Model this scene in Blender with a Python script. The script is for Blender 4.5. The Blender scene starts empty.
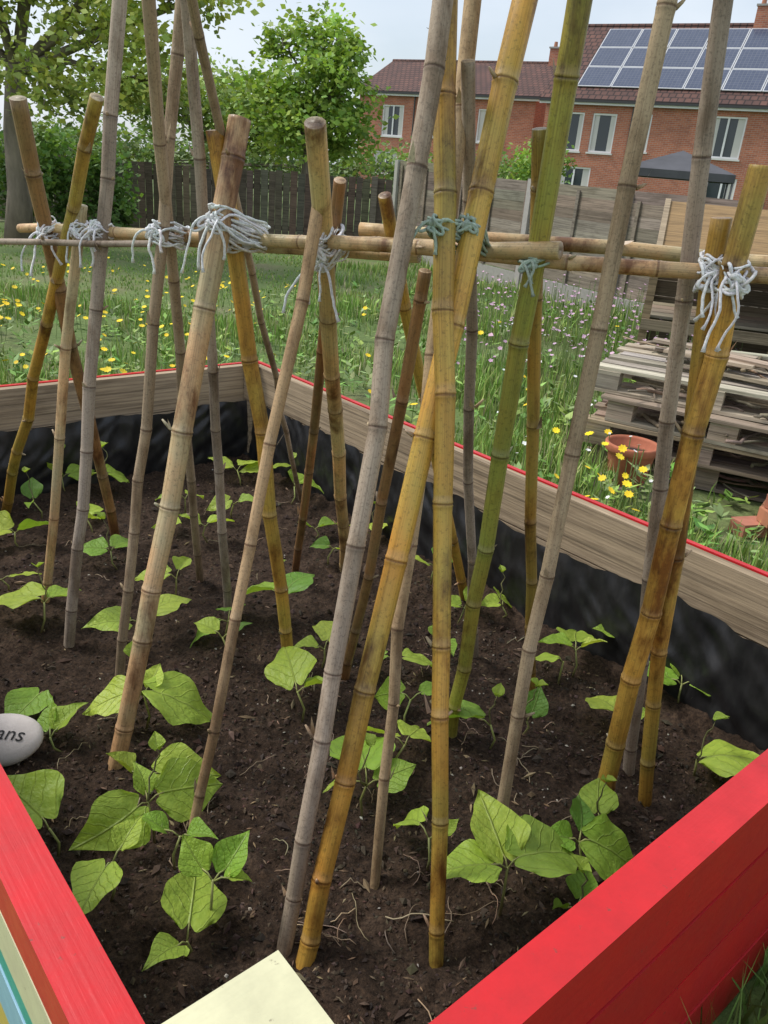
import bpy, math, random
import numpy as np
from mathutils import Matrix, Vector, noise
random.seed(7); rng=np.random.default_rng(7)
sc=bpy.context.scene
RX=math.radians
def lnk(o,parent=None):
    sc.collection.objects.link(o)
    if parent: o.parent=parent
    return o
def empty(name,loc=(0,0,0),rz=0):
    e=bpy.data.objects.new(name,None); e.location=loc; e.rotation_euler=(0,0,rz); e.empty_display_size=.1; return lnk(e)
# ------------------------------------------------------------ materials
class NT:
    def __init__(s,name):
        s.m=bpy.data.materials.new(name); s.m.use_nodes=True; s.t=s.m.node_tree; s.t.nodes.clear()
        s.out=s.t.nodes.new("ShaderNodeOutputMaterial"); s.b=s.t.nodes.new("ShaderNodeBsdfPrincipled")
        s.t.links.new(s.b.outputs[0],s.out.inputs[0])
    def n(s,t,**k):
        x=s.t.nodes.new(t)
        for a,b in k.items(): setattr(x,a,b)
        return x
    def l(s,a,b): s.t.links.new(a,b)
    def math(s,op,a,b=None,clamp=False):
        x=s.n("ShaderNodeMath",operation=op); x.use_clamp=clamp
        for i,v in enumerate((a,b)):
            if v is None: continue
            if isinstance(v,(int,float)): x.inputs[i].default_value=v
            else: s.l(v,x.inputs[i])
        return x.outputs[0]
    def coord(s,kind="Object",scale=(1,1,1)):
        tc=s.n("ShaderNodeTexCoord"); mp=s.n("ShaderNodeMapping"); mp.inputs["Scale"].default_value=scale
        s.l(tc.outputs[kind],mp.inputs[0]); return mp.outputs[0]
    def noise(s,co,scale,detail=4,rough=.55):
        x=s.n("ShaderNodeTexNoise"); x.inputs["Scale"].default_value=scale; x.inputs["Detail"].default_value=detail; x.inputs["Roughness"].default_value=rough
        s.l(co,x.inputs["Vector"]); return x.outputs["Fac"]
    def ramp(s,f,stops):
        x=s.n("ShaderNodeValToRGB"); e=x.color_ramp.elements
        while len(e)<len(stops): e.new(.5)
        for i,(p,c) in enumerate(stops): e[i].position=p; e[i].color=(c[0],c[1],c[2],1) if not isinstance(c,(int,float)) else (c,c,c,1)
        s.l(f,x.inputs[0]); return x.outputs[0]
    def mix(s,mode,f,a,b):
        x=s.n("ShaderNodeMix",data_type='RGBA',blend_type=mode)
        for sock,v in ((x.inputs[0],f),(x.inputs[6],a),(x.inputs[7],b)):
            if isinstance(v,(int,float)): sock.default_value=v
            elif isinstance(v,tuple): sock.default_value=(v[0],v[1],v[2],1)
            else: s.l(v,sock)
        return x.outputs[2]
    def attr(s,name="Col"):
        return s.n("ShaderNodeAttribute",attribute_name=name).outputs["Color"]
    def bump(s,h,strength,dist):
        x=s.n("ShaderNodeBump"); x.inputs["Strength"].default_value=strength; x.inputs["Distance"].default_value=dist
        s.l(h,x.inputs["Height"]); s.l(x.outputs[0],s.b.inputs["Normal"])
    def color(s,c): 
        if isinstance(c,tuple): s.b.inputs["Base Color"].default_value=(c[0],c[1],c[2],1)
        else: s.l(c,s.b.inputs["Base Color"])
    def rough(s,v):
        if isinstance(v,(int,float)): s.b.inputs["Roughness"].default_value=v
        else: s.l(v,s.b.inputs["Roughness"])

def m_bamboo():
    k=NT("bamboo"); co=k.coord(); uv=k.coord("UV",(22,2.2,1))
    bl=k.noise(k.coord("Object",(10,10,3.6)),1,6,.66)
    st=k.noise(uv,1,4,.7)
    base=k.attr()
    dark=k.mix('MULTIPLY',1,base,(.25,.14,.09))
    f=k.ramp(bl,[(.50,0.),(.56,.35),(.64,.92)])
    c=k.mix('MIX',f,base,dark)
    g=k.ramp(k.noise(k.coord("Object",(7,7,5)),1,4,.6),[(.35,(.88,1.04,1.15)),(.65,(1.12,.94,.9))])
    c=k.mix('MULTIPLY',1,c,g)
    c=k.mix('MULTIPLY',.8,c,k.ramp(st,[(.28,(.52,.46,.40)),(.55,(1.02,1.,.98)),(.8,(1.25,1.2,1.15))]))
    sp=k.noise(co,160,3,.7)
    c=k.mix('MULTIPLY',.7,c,k.ramp(sp,[(.32,.45),(.46,1.),(1,1.)]))
    k.color(c); k.rough(k.ramp(st,[(.3,.55),(.7,.38)]))
    k.bump(k.math('ADD',st,k.math('MULTIPLY',sp,.5)),.3,.001); return k.m
def m_weathered_bamboo():
    k=NT("weathered_bamboo"); uv=k.coord("UV",(30,3,1)); co=k.coord()
    st=k.noise(uv,1,5,.75); bl=k.noise(k.coord("Object",(16,16,5)),1,5,.65)
    c=k.mix('MULTIPLY',1,k.attr(),k.ramp(st,[(.25,(.5,.46,.42)),(.5,(1,.98,.95)),(.8,(1.35,1.32,1.28))]))
    c=k.mix('MULTIPLY',.9,c,k.ramp(bl,[(.36,(.5,.44,.38)),(.52,(1,1,1)),(1,(1.1,1.1,1.1))]))
    sp=k.noise(co,220,3,.7)
    c=k.mix('MULTIPLY',.7,c,k.ramp(sp,[(.35,.5),(.48,1.),(1,1.)]))
    k.color(c); k.rough(.78); k.bump(st,.4,.001); return k.m
def m_soil():
    k=NT("compost"); co=k.coord()
    n1=k.noise(co,9,6,.65); n2=k.noise(co,110,6,.75); n3=k.noise(co,420,3,.6)
    c=k.ramp(n1,[(.3,(.032,.020,.013)),(.55,(.064,.041,.028)),(.75,(.105,.070,.048))])
    c=k.mix('MULTIPLY',.95,c,k.ramp(n2,[(.34,(.25,.24,.23)),(.52,(1,1,1)),(.72,(2.,1.9,1.7))]))
    c=k.mix('ADD',1,c,k.ramp(n3,[(.66,0.),(.75,(.15,.115,.08))]))
    k.color(c); k.rough(.95); k.b.inputs["Specular IOR Level"].default_value=.2
    k.bump(k.math('ADD',n2,k.math('MULTIPLY',n3,.5)),1.,.008); return k.m
def m_col(name,rough=.7,nscale=8,amt=.35,bump=.2,bscale=60,coordk="Object",cs=(1,1,1),bdist=.003):
    k=NT(name); co=k.coord(coordk,cs); n=k.noise(co,nscale,5,.6); n2=k.noise(co,bscale,4,.6)
    c=k.mix('MULTIPLY',1,k.attr(),k.ramp(n,[(.3,(1-amt,)*3),(.7,(1+amt*.6,)*3)]))
    k.color(c); k.rough(rough); k.bump(n2,bump,bdist); return k.m
def m_leaf(name,trans=.35,rough=.5,veins=False):
    k=NT(name); c=k.attr(); 
    if veins:
        uvn=k.n("ShaderNodeTexCoord"); sp=k.n("ShaderNodeSeparateXYZ"); k.l(uvn.outputs["UV"],sp.inputs[0])
        ax=k.math('ABSOLUTE',sp.outputs[0]); co=k.coord("UV")
        wob=k.math('MULTIPLY',k.math('SUBTRACT',k.noise(co,5,2,.5),.5),.9)
        t=k.math('ADD',k.math('MULTIPLY',k.math('SUBTRACT',sp.outputs[1],k.math('MULTIPLY',ax,.95)),5.5),wob)
        fr=k.math('ABSOLUTE',k.math('SUBTRACT',k.math('FRACT',k.math('ADD',t,10.)),.5))
        sv=k.math('SUBTRACT',1.,k.math('MULTIPLY',fr,13.),True)
        mv=k.math('SUBTRACT',1.,k.math('MULTIPLY',ax,45.),True)
        v=k.math('MAXIMUM',k.math('MULTIPLY',sv,.5),mv)
        nn=k.noise(co,9,5,.65)
        c=k.mix('MULTIPLY',.8,c,k.ramp(nn,[(.3,(.74,.82,.70)),(.7,(1.2,1.15,1.1))]))
        c=k.mix('MIX',k.math('MULTIPLY',v,.35),c,(.50,.58,.18))
        h=k.math('SUBTRACT',k.math('MULTIPLY',k.noise(co,16,3,.5),.9),v); k.bump(h,.8,.0035)
    k.color(c); k.rough(rough)
    k.b.inputs["Specular IOR Level"].default_value=.35
    if trans>0:
        tr=k.n("ShaderNodeBsdfTranslucent"); k.l(k.mix('MULTIPLY',1,c,(1.5,1.5,.7)),tr.inputs[0])
        ms=k.n("ShaderNodeMixShader"); ms.inputs[0].default_value=trans
        k.l(k.b.outputs[0],ms.inputs[1]); k.l(tr.outputs[0],ms.inputs[2]); k.l(ms.outputs[0],k.out.inputs[0])
    return k.m
def m_wood(name,dark=.45,rough=.85):
    k=NT(name); uv=k.coord("UV",(1.2,26,1)); g=k.noise(uv,1.6,6,.7); g2=k.noise(k.coord("UV",(.8,90,1)),1.5,4,.6)
    b=k.noise(k.coord("UV",(3,9,1)),1,4,.6)
    c=k.mix('MULTIPLY',1,k.attr(),k.ramp(g,[(.3,(dark,dark*.93,dark*.85)),(.5,(.95,.93,.9)),(.75,(1.25,1.22,1.18))]))
    c=k.mix('MULTIPLY',.8,c,k.ramp(g2,[(.38,.5),(.5,1.),(1,1.05)]))
    c=k.mix('MULTIPLY',.8,c,k.ramp(b,[(.32,(.6,.58,.55)),(.5,(1,1,1)),(1,(1.1,1.08,1.05))]))
    k.color(c); k.rough(rough); k.bump(k.math('ADD',g,g2),.5,.003); return k.m
def m_paint(name="painted_timber"):
    k=NT(name); uv=k.coord("UV",(2,60,1)); g=k.noise(uv,1.5,5,.6); co=k.coord(); n=k.noise(co,14,5,.65); sp=k.noise(co,75,4,.7)
    c=k.mix('MULTIPLY',1,k.attr(),k.ramp(n,[(.3,(.82,.82,.82)),(.7,(1.06,1.06,1.06))]))
    c=k.mix('MIX',k.ramp(sp,[(.65,0.),(.73,.65)]),c,(.11,.065,.045))
    k.color(c); k.rough(k.ramp(n,[(.3,.48),(.7,.30)])); k.bump(k.math('ADD',g,k.math('MULTIPLY',sp,.4)),.45,.0018); return k.m
def m_liner():
    k=NT("black_liner"); co=k.coord("Object",(1,1,.5)); n=k.noise(co,12,2,.5); k.color(k.ramp(k.noise(co,30,4,.6),[(.35,(.010,.010,.011)),(.7,(.026,.025,.026))])); k.rough(.36); k.bump(n,.4,.012); return k.m
def m_brick():
    k=NT("brickwork"); tc=k.n("ShaderNodeTexCoord"); sp=k.n("ShaderNodeSeparateXYZ"); cb=k.n("ShaderNodeCombineXYZ"); k.l(tc.outputs["Object"],sp.inputs[0])
    k.l(k.math('ADD',sp.outputs[0],sp.outputs[1]),cb.inputs[0]); k.l(sp.outputs[2],cb.inputs[1])
    b=k.n("ShaderNodeTexBrick"); k.l(cb.outputs[0],b.inputs["Vector"]); b.inputs["Scale"].default_value=1
    b.inputs["Color1"].default_value=(.50,.18,.10,1); b.inputs["Color2"].default_value=(.37,.12,.07,1); b.inputs["Mortar"].default_value=(.40,.30,.24,1)
    b.inputs["Brick Width"].default_value=.225; b.inputs["Row Height"].default_value=.075; b.inputs["Mortar Size"].default_value=.008
    n=k.noise(k.coord(),1.2,5,.6); c=k.mix('MULTIPLY',1,b.outputs[0],k.ramp(n,[(.3,(.8,.8,.8)),(.7,(1.12,1.12,1.12))]))
    k.color(c); k.rough(.9); return k.m
def m_roof():
    k=NT("roof_tiles"); b=k.n("ShaderNodeTexBrick"); k.l(k.coord("UV"),b.inputs["Vector"]); b.inputs["Scale"].default_value=1
    b.inputs["Color1"].default_value=(.15,.072,.056,1); b.inputs["Color2"].default_value=(.105,.054,.045,1); b.inputs["Mortar"].default_value=(.035,.02,.018,1)
    b.inputs["Brick Width"].default_value=.30; b.inputs["Row Height"].default_value=.30; b.inputs["Mortar Size"].default_value=.03
    n=k.noise(k.coord(),.9,5,.65); c=k.mix('MULTIPLY',1,b.outputs[0],k.ramp(n,[(.3,(.7,.72,.75)),(.7,(1.2,1.15,1.1))]))
    k.color(c); k.rough(.85); return k.m
def m_ground():
    k=NT("lawn_ground"); co=k.coord(); n=k.noise(co,.7,6,.6); n2=k.noise(co,30,4,.7)
    c=k.ramp(n,[(.3,(.08,.13,.03)),(.5,(.13,.19,.05)),(.66,(.19,.18,.09))])
    c=k.mix('MULTIPLY',.8,c,k.ramp(n2,[(.3,(.5,.5,.5)),(.7,(1.3,1.3,1.3))])); k.color(c); k.rough(.95); k.bump(n2,.6,.02); return k.m
def m_glass():
    k=NT("window_glass"); k.color((.05,.06,.07)); k.rough(.08); return k.m
def m_solar():
    k=NT("solar_cells"); b=k.n("ShaderNodeTexBrick"); k.l(k.coord("UV"),b.inputs["Vector"]); b.offset=0; b.inputs["Scale"].default_value=1
    b.inputs["Color1"].default_value=(.06,.075,.12,1); b.inputs["Color2"].default_value=(.075,.09,.14,1); b.inputs["Mortar"].default_value=(.16,.17,.20,1)
    b.inputs["Brick Width"].default_value=.17; b.inputs["Row Height"].default_value=.17; b.inputs["Mortar Size"].default_value=.006
    k.color(b.outputs[0]); k.rough(.2); return k.m
M=dict(bam=m_bamboo(),wbam=m_weathered_bamboo(),soil=m_soil(),bean=m_leaf("bean_leaf",.3,.42,True),fol=m_leaf("foliage",0,.55),fol2=m_leaf("tree_foliage",.25,.55),grass=m_leaf("grass_blades",0,.6),
 stem=m_col("plant_stem",.6,40,.25,.1),wood=m_wood("weathered_timber"),paint=m_paint(),liner=m_liner(),brick=m_brick(),roof=m_roof(),ground=m_ground(),glass=m_glass(),solar=m_solar(),
 plastic=m_col("window_frame_pvc",.4,3,.06,.02),bark=m_col("bark",.9,7,.5,.8,22,"Object",(1,1,.3),.02),string=m_col("cotton_string",.95,160,.3,.9,420,"Object",(1,1,1),.0015),
 stone=m_col("stone",.75,25,.12,.3,140),terra=m_col("terracotta",.85,10,.25,.2,90),crumb=m_col("soil_crumbs",.95,40,.3,.3),canvas=m_col("canvas_fabric",.8,2,.2,.1,9),petal=m_leaf("petals",0,.6))
# ------------------------------------------------------------ mesh builder
class MB:
    def __init__(s): s.v=[];s.f=[];s.c=[];s.u=[];s.mi=[];s.mat=0
    def add(s,vs,fs,cols,uvs=None):
        o=len(s.v); s.v.extend(tuple(p) for p in vs)
        if isinstance(cols,tuple): cols=[cols]*len(vs)
        s.c.extend(cols); s.u.extend(uvs if uvs is not None else [(0,0)]*len(vs))
        for f in fs: s.f.append(tuple(i+o for i in f)); s.mi.append(s.mat)
    def obj(s,name,mats,smooth=True,parent=None,bevel=0):
        me=bpy.data.meshes.new(name); me.from_pydata(s.v,[],s.f); 
        nf=len(me.polygons); nl=len(me.loops); nv=len(s.v)
        li=np.empty(nl,dtype=np.int32); me.loops.foreach_get("vertex_index",li)
        ca=me.color_attributes.new("Col",'FLOAT_COLOR','POINT'); c=np.ones((nv,4),dtype=np.float32); c[:,:3]=np.array(s.c,dtype=np.float32); ca.data.foreach_set("color",c.ravel())
        uv=me.uv_layers.new(name="UVMap"); uv.data.foreach_set("uv",np.array(s.u,dtype=np.float32)[li].ravel())
        for m in mats: me.materials.append(m)
        me.polygons.foreach_set("material_index",np.array(s.mi,dtype=np.int32)); me.polygons.foreach_set("use_smooth",np.full(nf,smooth)); me.update()
        o=bpy.data.objects.new(name,me); lnk(o,parent)
        if bevel: b=o.modifiers.new("bevel",'BEVEL'); b.width=bevel; b.segments=2; b.limit_method='ANGLE'
        return o
def frame(d):
    d=d.normalized(); a=Vector((0,0,1)) if abs(d.z)<.9 else Vector((0,1,0)); x=a.cross(d).normalized(); return x,d.cross(x)
def tube(mb,pts,rad,n=8,col=(1,1,1),cap=True,vs=1.0):
    pts=[Vector(p) for p in pts]; N=len(pts); V=[];C=[];U=[]; L=0
    if not isinstance(rad,(list,tuple)): rad=[rad]*N
    x,y=frame(pts[1]-pts[0])
    for i,p in enumerate(pts):
        if i: L+=(p-pts[i-1]).length
        d=(pts[min(i+1,N-1)]-pts[max(i-1,0)]); d=d.normalized() if d.length>1e-9 else Vector((0,0,1))
        x=(x-d*x.dot(d)).normalized(); y=d.cross(x)
        for k in range(n):
            a=2*math.pi*k/n; V.append(p+(x*math.cos(a)+y*math.sin(a))*rad[i]); C.append(col[i] if isinstance(col,list) else col)
            U.append((abs(k/n*2-1),L*vs))
    F=[(i*n+k,i*n+(k+1)%n,(i+1)*n+(k+1)%n,(i+1)*n+k) for i in range(N-1) for k in range(n)]
    if cap: F.append(tuple(range(n-1,-1,-1))); F.append(tuple((N-1)*n+k for k in range(n)))
    mb.add(V,F,C,U)
def box(mb,o,ex,ey,ez,col,uoff=None):
    o,ex,ey,ez=map(Vector,(o,ex,ey,ez)); lx,ly,lz=ex.length,ey.length,ez.length; u0=random.random()*9 if uoff is None else uoff; v0=random.random()*5
    def q(a,b,c,d,uw,vw,vo): mb.add([a,b,c,d],[(0,1,2,3)],col,[(u0,v0+vo),(u0+uw,v0+vo),(u0+uw,v0+vo+vw),(u0,v0+vo+vw)])
    p=lambda i,j,k:o+ex*i+ey*j+ez*k
    q(p(0,0,1),p(1,0,1),p(1,1,1),p(0,1,1),lx,ly,0); q(p(0,1,0),p(1,1,0),p(1,0,0),p(0,0,0),lx,ly,.3)
    q(p(0,0,0),p(1,0,0),p(1,0,1),p(0,0,1),lx,lz,.6); q(p(1,1,0),p(0,1,0),p(0,1,1),p(1,1,1),lx,lz,.9)
    q(p(1,0,0),p(1,1,0),p(1,1,1),p(1,0,1),ly,lz,1.2); q(p(0,1,0),p(0,0,0),p(0,0,1),p(0,1,1),ly,lz,1.5)
def jit(c,a=.12):
    k=1+random.uniform(-a,a); return tuple(max(0,x*k*(1+random.uniform(-a,a)*.3)) for x in c)
# ------------------------------------------------------------ raised bed
SZ=.21; TZ=.62; U=1.18   # soil level, rim level, planting-plan unit
def plan(x,y,z=.40): return Vector((x*U,y*U,SZ+(z-.40)*U))
N=Vector((-.08,.40,0)); dR=Vector((.743,.669,0)).normalized(); dL=Vector((-.669,.743,0)).normalized(); WR=1.62; WL=2.60
def bedp(a,b,z=0): return N+dR*a+dL*b+Vector((0,0,z))
def bedc(x,y): 
    dx=x-N.x;dy=y-N.y; return dx*dR.x+dy*dR.y, dx*dL.x+dy*dL.y
def soilh(x,y):
    p=Vector((x,y,0)); 
    h=.020*noise.fractal(p*3.2,1,2,3)+.012*noise.fractal(p*13+Vector((3,1,7)),.9,2,4)
    v=noise.voronoi(p*30)[0][0]; h+=.014*(.45-v)
    v=noise.voronoi(p*75+Vector((5,5,0)))[0][0]; h+=.009*(.45-v)
    return SZ+h
mb=MB(); na,nb=290,460; V=[]
for j in range(nb+1):
    for i in range(na+1):
        a=-.01+i/na*(WR+.02); b=-.01+j/nb*(WL+.02); p=bedp(a,b); edge=min(a,b,WR-a,WL-b)
        V.append((p.x,p.y,soilh(p.x,p.y)+.025*max(0,1-edge/.12)))
F=[(j*(na+1)+i,j*(na+1)+i+1,(j+1)*(na+1)+i+1,(j+1)*(na+1)+i) for j in range(nb) for i in range(na)]
mb.add(V,F,(1,1,1)); mb.obj("soil",[M['soil']])
mb=MB()
octa=[(1,0,0),(-1,0,0),(0,1,0),(0,-1,0),(0,0,1),(0,0,-1)]; of=[(0,2,4),(2,1,4),(1,3,4),(3,0,4),(2,0,5),(1,2,5),(3,1,5),(0,3,5)]
for i in range(15000):
    a,b=random.uniform(.01,WR-.01),random.uniform(.01,WL-.01)
    if random.random()<.5: b*=.5
    p=bedp(a,b); r=random.uniform(.0020,.0055) if random.random()<.94 else random.uniform(.006,.013)
    R=Matrix.Rotation(random.random()*6.3,3,'Z')@Matrix.Rotation(random.random()*6.3,3,'X'); s=(random.uniform(.6,1.6),random.uniform(.5,1.1),random.uniform(.4,.9))
    z=soilh(p.x,p.y); col=jit((.062,.040,.027),.6)
    q=random.random()
    if q<.06: col=jit((.24,.17,.10),.4); s=(1.9,.5,.4)
    elif q<.075: col=jit((.42,.38,.32),.2); r=min(r,.004)
    mb.add([Vector((p.x,p.y,z+r*.3))+R@Vector((o[0]*s[0],o[1]*s[1],o[2]*s[2]))*r*random.uniform(.8,1.2) for o in octa],of,col)
mb.obj("soil_crumbs",[M['crumb']],False)
mb=MB()
hot=[(-.13,1.33),(.0,.85),(.30,1.30),(.33,1.10),(-.33,1.08),(.12,.95)]
for i in range(85):
    if random.random()<.45: hx,hy=random.choice(hot); x,y=hx*U+random.gauss(0,.07),hy*U+random.gauss(0,.07)
    else: p=bedp(random.uniform(.08,WR-.08),random.uniform(.08,WL-.3)); x,y=p.x,p.y
    th=random.random()*6.28; L=random.uniform(.03,.15); pts=[]; k=random.uniform(-1,1)*14; n=9
    for j in range(n):
        a,b=bedc(x,y)
        if not(.02<a<WR-.02 and .02<b<WL-.02): break
        pts.append((x,y,soilh(x,y)+.003+.012*math.sin(math.pi*j/(n-1))*random.random())); x+=math.cos(th)*L/n; y+=math.sin(th)*L/n; th+=k*L/n+random.gauss(0,.25)
    if len(pts)>3: tube(mb,pts,random.uniform(.0006,.0013),5,jit((.34,.25,.16),.35))
mb.obj("dry_straw",[M['stem']])
bed=empty("raised_bed",(0,0,0))
RED=(.60,.016,.020);CREAM=(.66,.63,.40);TEAL=(.03,.36,.29);BLUE=(.27,.49,.63);YEL=(.6,.45,.1);WOOD=(.42,.325,.22)
T=.032; T2=.016
def wall(p0,p1,out,cols,nearwall,name):
    d=(p1-p0); up=Vector((0,0,1))
    mb=MB(); top=TZ-.004
    ext=T+T2
    box(mb,p0+up*(top-.155),d,out*T,up*.155,jit(WOOD,.05))
    box(mb,p0+up*(top-.31),d,out*T,up*.150,jit(WOOD,.05)); box(mb,p0+up*(.02),d,out*T,up*(top-.335),jit(WOOD,.05))
    mb.obj(name+"_inner_boards",[M['wood']],False,bed,.002)
    mb=MB(); z=TZ; dn=d.normalized(); s=p0-dn*ext+out*(T+.001); dd=d+dn*2*ext
    for i,(c,h) in enumerate(cols):
        h=min(h,z-.01)
        if h<=.02: break
        box(mb,s+up*(z-h+.006)+out*random.uniform(0,.004),dd,out*T2,up*(h-.006),c); z-=h
    if nearwall: box(mb,p0-dn*ext+up*(TZ+.0005)-out*.004,dd,out*(T+T2+.012),up*.012,RED)
    mb.obj(name+"_cladding",[M['paint']],False,bed,.003)
cA,cB,cC,cD=bedp(0,0),bedp(WR,0),bedp(WR,WL),bedp(0,WL)
wall(cA,cB,-dL,[(RED,.15),(tuple(x*.88 for x in RED),.16),(RED,.15),(tuple(x*.9 for x in RED),.2)],True,"right_front")
wall(cA,cD,-dR,[(RED,.095),(CREAM,.11),(TEAL,.06),(BLUE,.12),(YEL,.12),(CREAM,.2)],True,"left_front")
wall(cB,cC,dR,[(RED,.15),(CREAM,.15),(TEAL,.15),(BLUE,.2)],False,"right_rear")
wall(cD,cC,dL,[(RED,.15),(CREAM,.15),(TEAL,.15),(BLUE,.2)],False,"left_rear")
def liner(p0,p1,inn,name):
    mb=MB(); d=p1-p0; n=int(d.length/.012); V=[];m=24
    for i in range(n+1):
        p=p0+d*(i/n); s_=d.length*i/n
        topz=TZ-.150+.022*noise.noise(Vector((p.x*3,p.y*3,2)))+.006*noise.noise(Vector((p.x*17,p.y*17,5)))
        for j in range(m):
            t=j/(m-1); z=SZ-.04+(topz-SZ+.04)*t
            sl=s_+.25*z
            w=.012+.022*(1-t)+.012*noise.noise(Vector((s_*4,z*5,1)))+.016*(1-abs(noise.noise(Vector((sl*9,z*3,4))))*2)*.8+.010*(1-2*abs(noise.noise(Vector((s_*14-z*14,z*9,8)))))
            V.append(p+inn*max(w,.003)+Vector((0,0,z)))
    mb.add(V,[(i*m+j,(i+1)*m+j,(i+1)*m+j+1,i*m+j+1) for i in range(n) for j in range(m-1)],(1,1,1))
    mb.obj(name,[M['liner']],True,bed)
liner(cB,cC,-dR,"liner_right_rear"); liner(cD,cC,-dL,"liner_left_rear"); liner(cA,cB,dL,"liner_right_front"); liner(cA,cD,dR,"liner_left_front")
mb=MB(); box(mb,bedp(.006,.006,.05),dR*.07,dL*.07,Vector((0,0,.672)),CREAM); box(mb,bedp(-.045,-.045,.723),dR*.150,dL*.139,Vector((0,0,.027)),CREAM); mb.obj("corner_post",[M['paint']],False,bed,.003)
mb=MB(); box(mb,bedp(WR-.05,WL-.05,.05),dR*.046,dL*.046,Vector((0,0,.58)),WOOD); mb.obj("rear_corner_post",[M['wood']],False,bed,.003)
# ------------------------------------------------------------ bamboo
G=(.41,.33,.26);GB=(.39,.29,.19);TN=(.62,.45,.23);YE=(.55,.34,.06);GR=(.38,.36,.06);BR=(.32,.18,.07);TY=(.62,.43,.17)
canes=[(-689,1543,-553,1658,1682,.012,.0135,G,1,1.15),(-746,2034,-730,1616,1509,.012,.0155,BR,0,1),(-1131,2165,-559,1545,1519,.014,.012,YE,0,1),(-816,1706,-640,1655,1332,.0105,.011,TN,0,1),
(-528,1393,-404,1518,1670,.010,.011,GB,1,1.2),(-453,1156,-282,1405,1500,.0155,.0185,TN,0,1),(-179,1501,-321,1403,1480,.013,.0155,YE,0,1),(-475,1885,-411,1367,1645,.010,.0105,GB,1,1.15),
(-366,1725,-346,1354,1647,.0105,.0095,G,1,1.15),(-284,2477,-319,1249,1632,.0075,.0075,GB,1,1.1),(-271,986,-139,1290,1387,.008,.010,(.47,.33,.18),1,1),(-95,2003,-140,1211,1496,.014,.0155,TY,0,1),
(-229,1948,-112,1334,1424,.010,.010,BR,0,1),(-88,814,14,1189,1647,.0115,.0135,G,1,1.1),(-60,801,126,1280,1670,.0135,.018,YE,0,1.1),(131,819,15,1229,1653,.0105,.0165,YE,0,1.12),
(34,938,59,1289,1667,.0075,.0125,(.48,.34,.21),1,1.1),(-54,1482,30,1248,1311,.010,.010,BR,0,1),(173,1325,189,1187,1660,.0125,.0165,GR,0,1.15),(360,1468,169,1236,1514,.010,.0115,(.36,.25,.05),0,1),
(246,1628,59,1215,1586,.0095,.0095,G,1,1),(237,1891,-41,1313,1409,.012,.0105,YE,0,1),(242,1073,301,1187,1668,.0105,.0125,GB,1,1.12),(528,1272,374,1204,1676,.012,.0125,G,1,1.12),
(445,1162,440,1127,1489,.0165,.0155,YE,0,1),(535,1186,417,1159,1422,.0125,.014,YE,0,1)]
caneline=[]
def bamboo(P,Q,r0,r1,col,weath,name,spacing=.155):
    P,Q=Vector(P),Vector(Q); L=(Q-P).length; d=(Q-P)/L; x,y=frame(d); bk=.5 if weath else .6
    s=random.uniform(.03,spacing); nodes=[]
    while s<L-.015: nodes.append((s,random.gauss(0,.0028),random.gauss(0,.0028))); s+=spacing*random.uniform(.6,1.3)*(.8+.4*s/L)
    ks=[0]+[n[0] for n in nodes]+[L]; ox=[0]+[n[1] for n in nodes]+[0]; oy=[0]+[n[2] for n in nodes]+[0]
    bow=random.uniform(-1,1)*.010
    st=[]
    ss=0
    while ss<L: st.append((ss,1,0)); ss+=.03
    st=[t for t in st if all(abs(t[0]-n[0])>.016 for n in nodes)]
    for n in nodes:
        for ds,k,c in ((-.012,1.0,0),(-.0055,1.06,1),(-.0022,1.13,1),(-.0005,1.04,2),(.0015,1.04,2),(.0035,1.15,3),(.0065,1.05,3),(.013,.985,3),(.022,1,0)):
            if 0<n[0]+ds<L: st.append((n[0]+ds,1+(k-1)*bk,c))
    st.append((L,1,0)); st.sort()
    mb=MB(); pts=[];rad=[];cols=[]; intern=[random.uniform(.78,1.15) for _ in range(len(nodes)+2)]
    for s_,k,c in st:
        t=s_/L; i=sum(1 for n in nodes if n[0]<s_)
        pts.append(P+d*s_+x*(np.interp(s_,ks,ox)+bow*math.sin(math.pi*t))+y*np.interp(s_,ks,oy)); rad.append((r0+(r1-r0)*t)*k)
        b=tuple(v*intern[i] for v in col)
        if c==1: b=tuple(v*.8 for v in b)
        if c==2: b=(b[0]*.42,b[1]*.36,b[2]*.34)
        if c==3: b=(b[0]*.78+.09,b[1]*.78+.07,b[2]*.78+.05)
        cols.append(b)
    e=pts[-1]; pts+= [e+d*.0008,e+d*.0002,e-d*.012]; rad+=[rad[-1]*.93,rad[-1]*.55,rad[-1]*.5]; cols+=[(.5,.38,.22),(.2,.13,.08),(.02,.015,.01)]
    tube(mb,pts,rad,12,cols)
    for n in nodes:
        if random.random()<.35:
            a=random.random()*6.28; o=(x*math.cos(a)+y*math.sin(a)); c=P+d*n[0]+x*n[1]+y*n[2]; r=(r0+(r1-r0)*n[0]/L)
            l=random.uniform(.006,.026); dd=(o*.8+d*random.uniform(.3,1.1)).normalized()
            tube(mb,[c+o*r*.8,c+o*r*.9+dd*l*.6,c+o*r*.9+dd*l],[.004,.003,.0018],6,jit((.46,.36,.22),.2))
        if random.random()<.4:
            a=random.random()*6.28; o=(x*math.cos(a)+y*math.sin(a)); w=d.cross(o); c=P+d*(n[0]+.002)+o*(r0+(r1-r0)*n[0]/L)*1.08; l=random.uniform(.012,.038)
            mb.add([c-w*.006,c+w*.006,c+w*.004+d*l*.6+o*.006,c+d*l+o*.011],[(0,1,2,3)],jit((.5,.4,.27),.2))
    return mb.obj(name,[M['wbam'] if weath else M['bam']])
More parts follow.
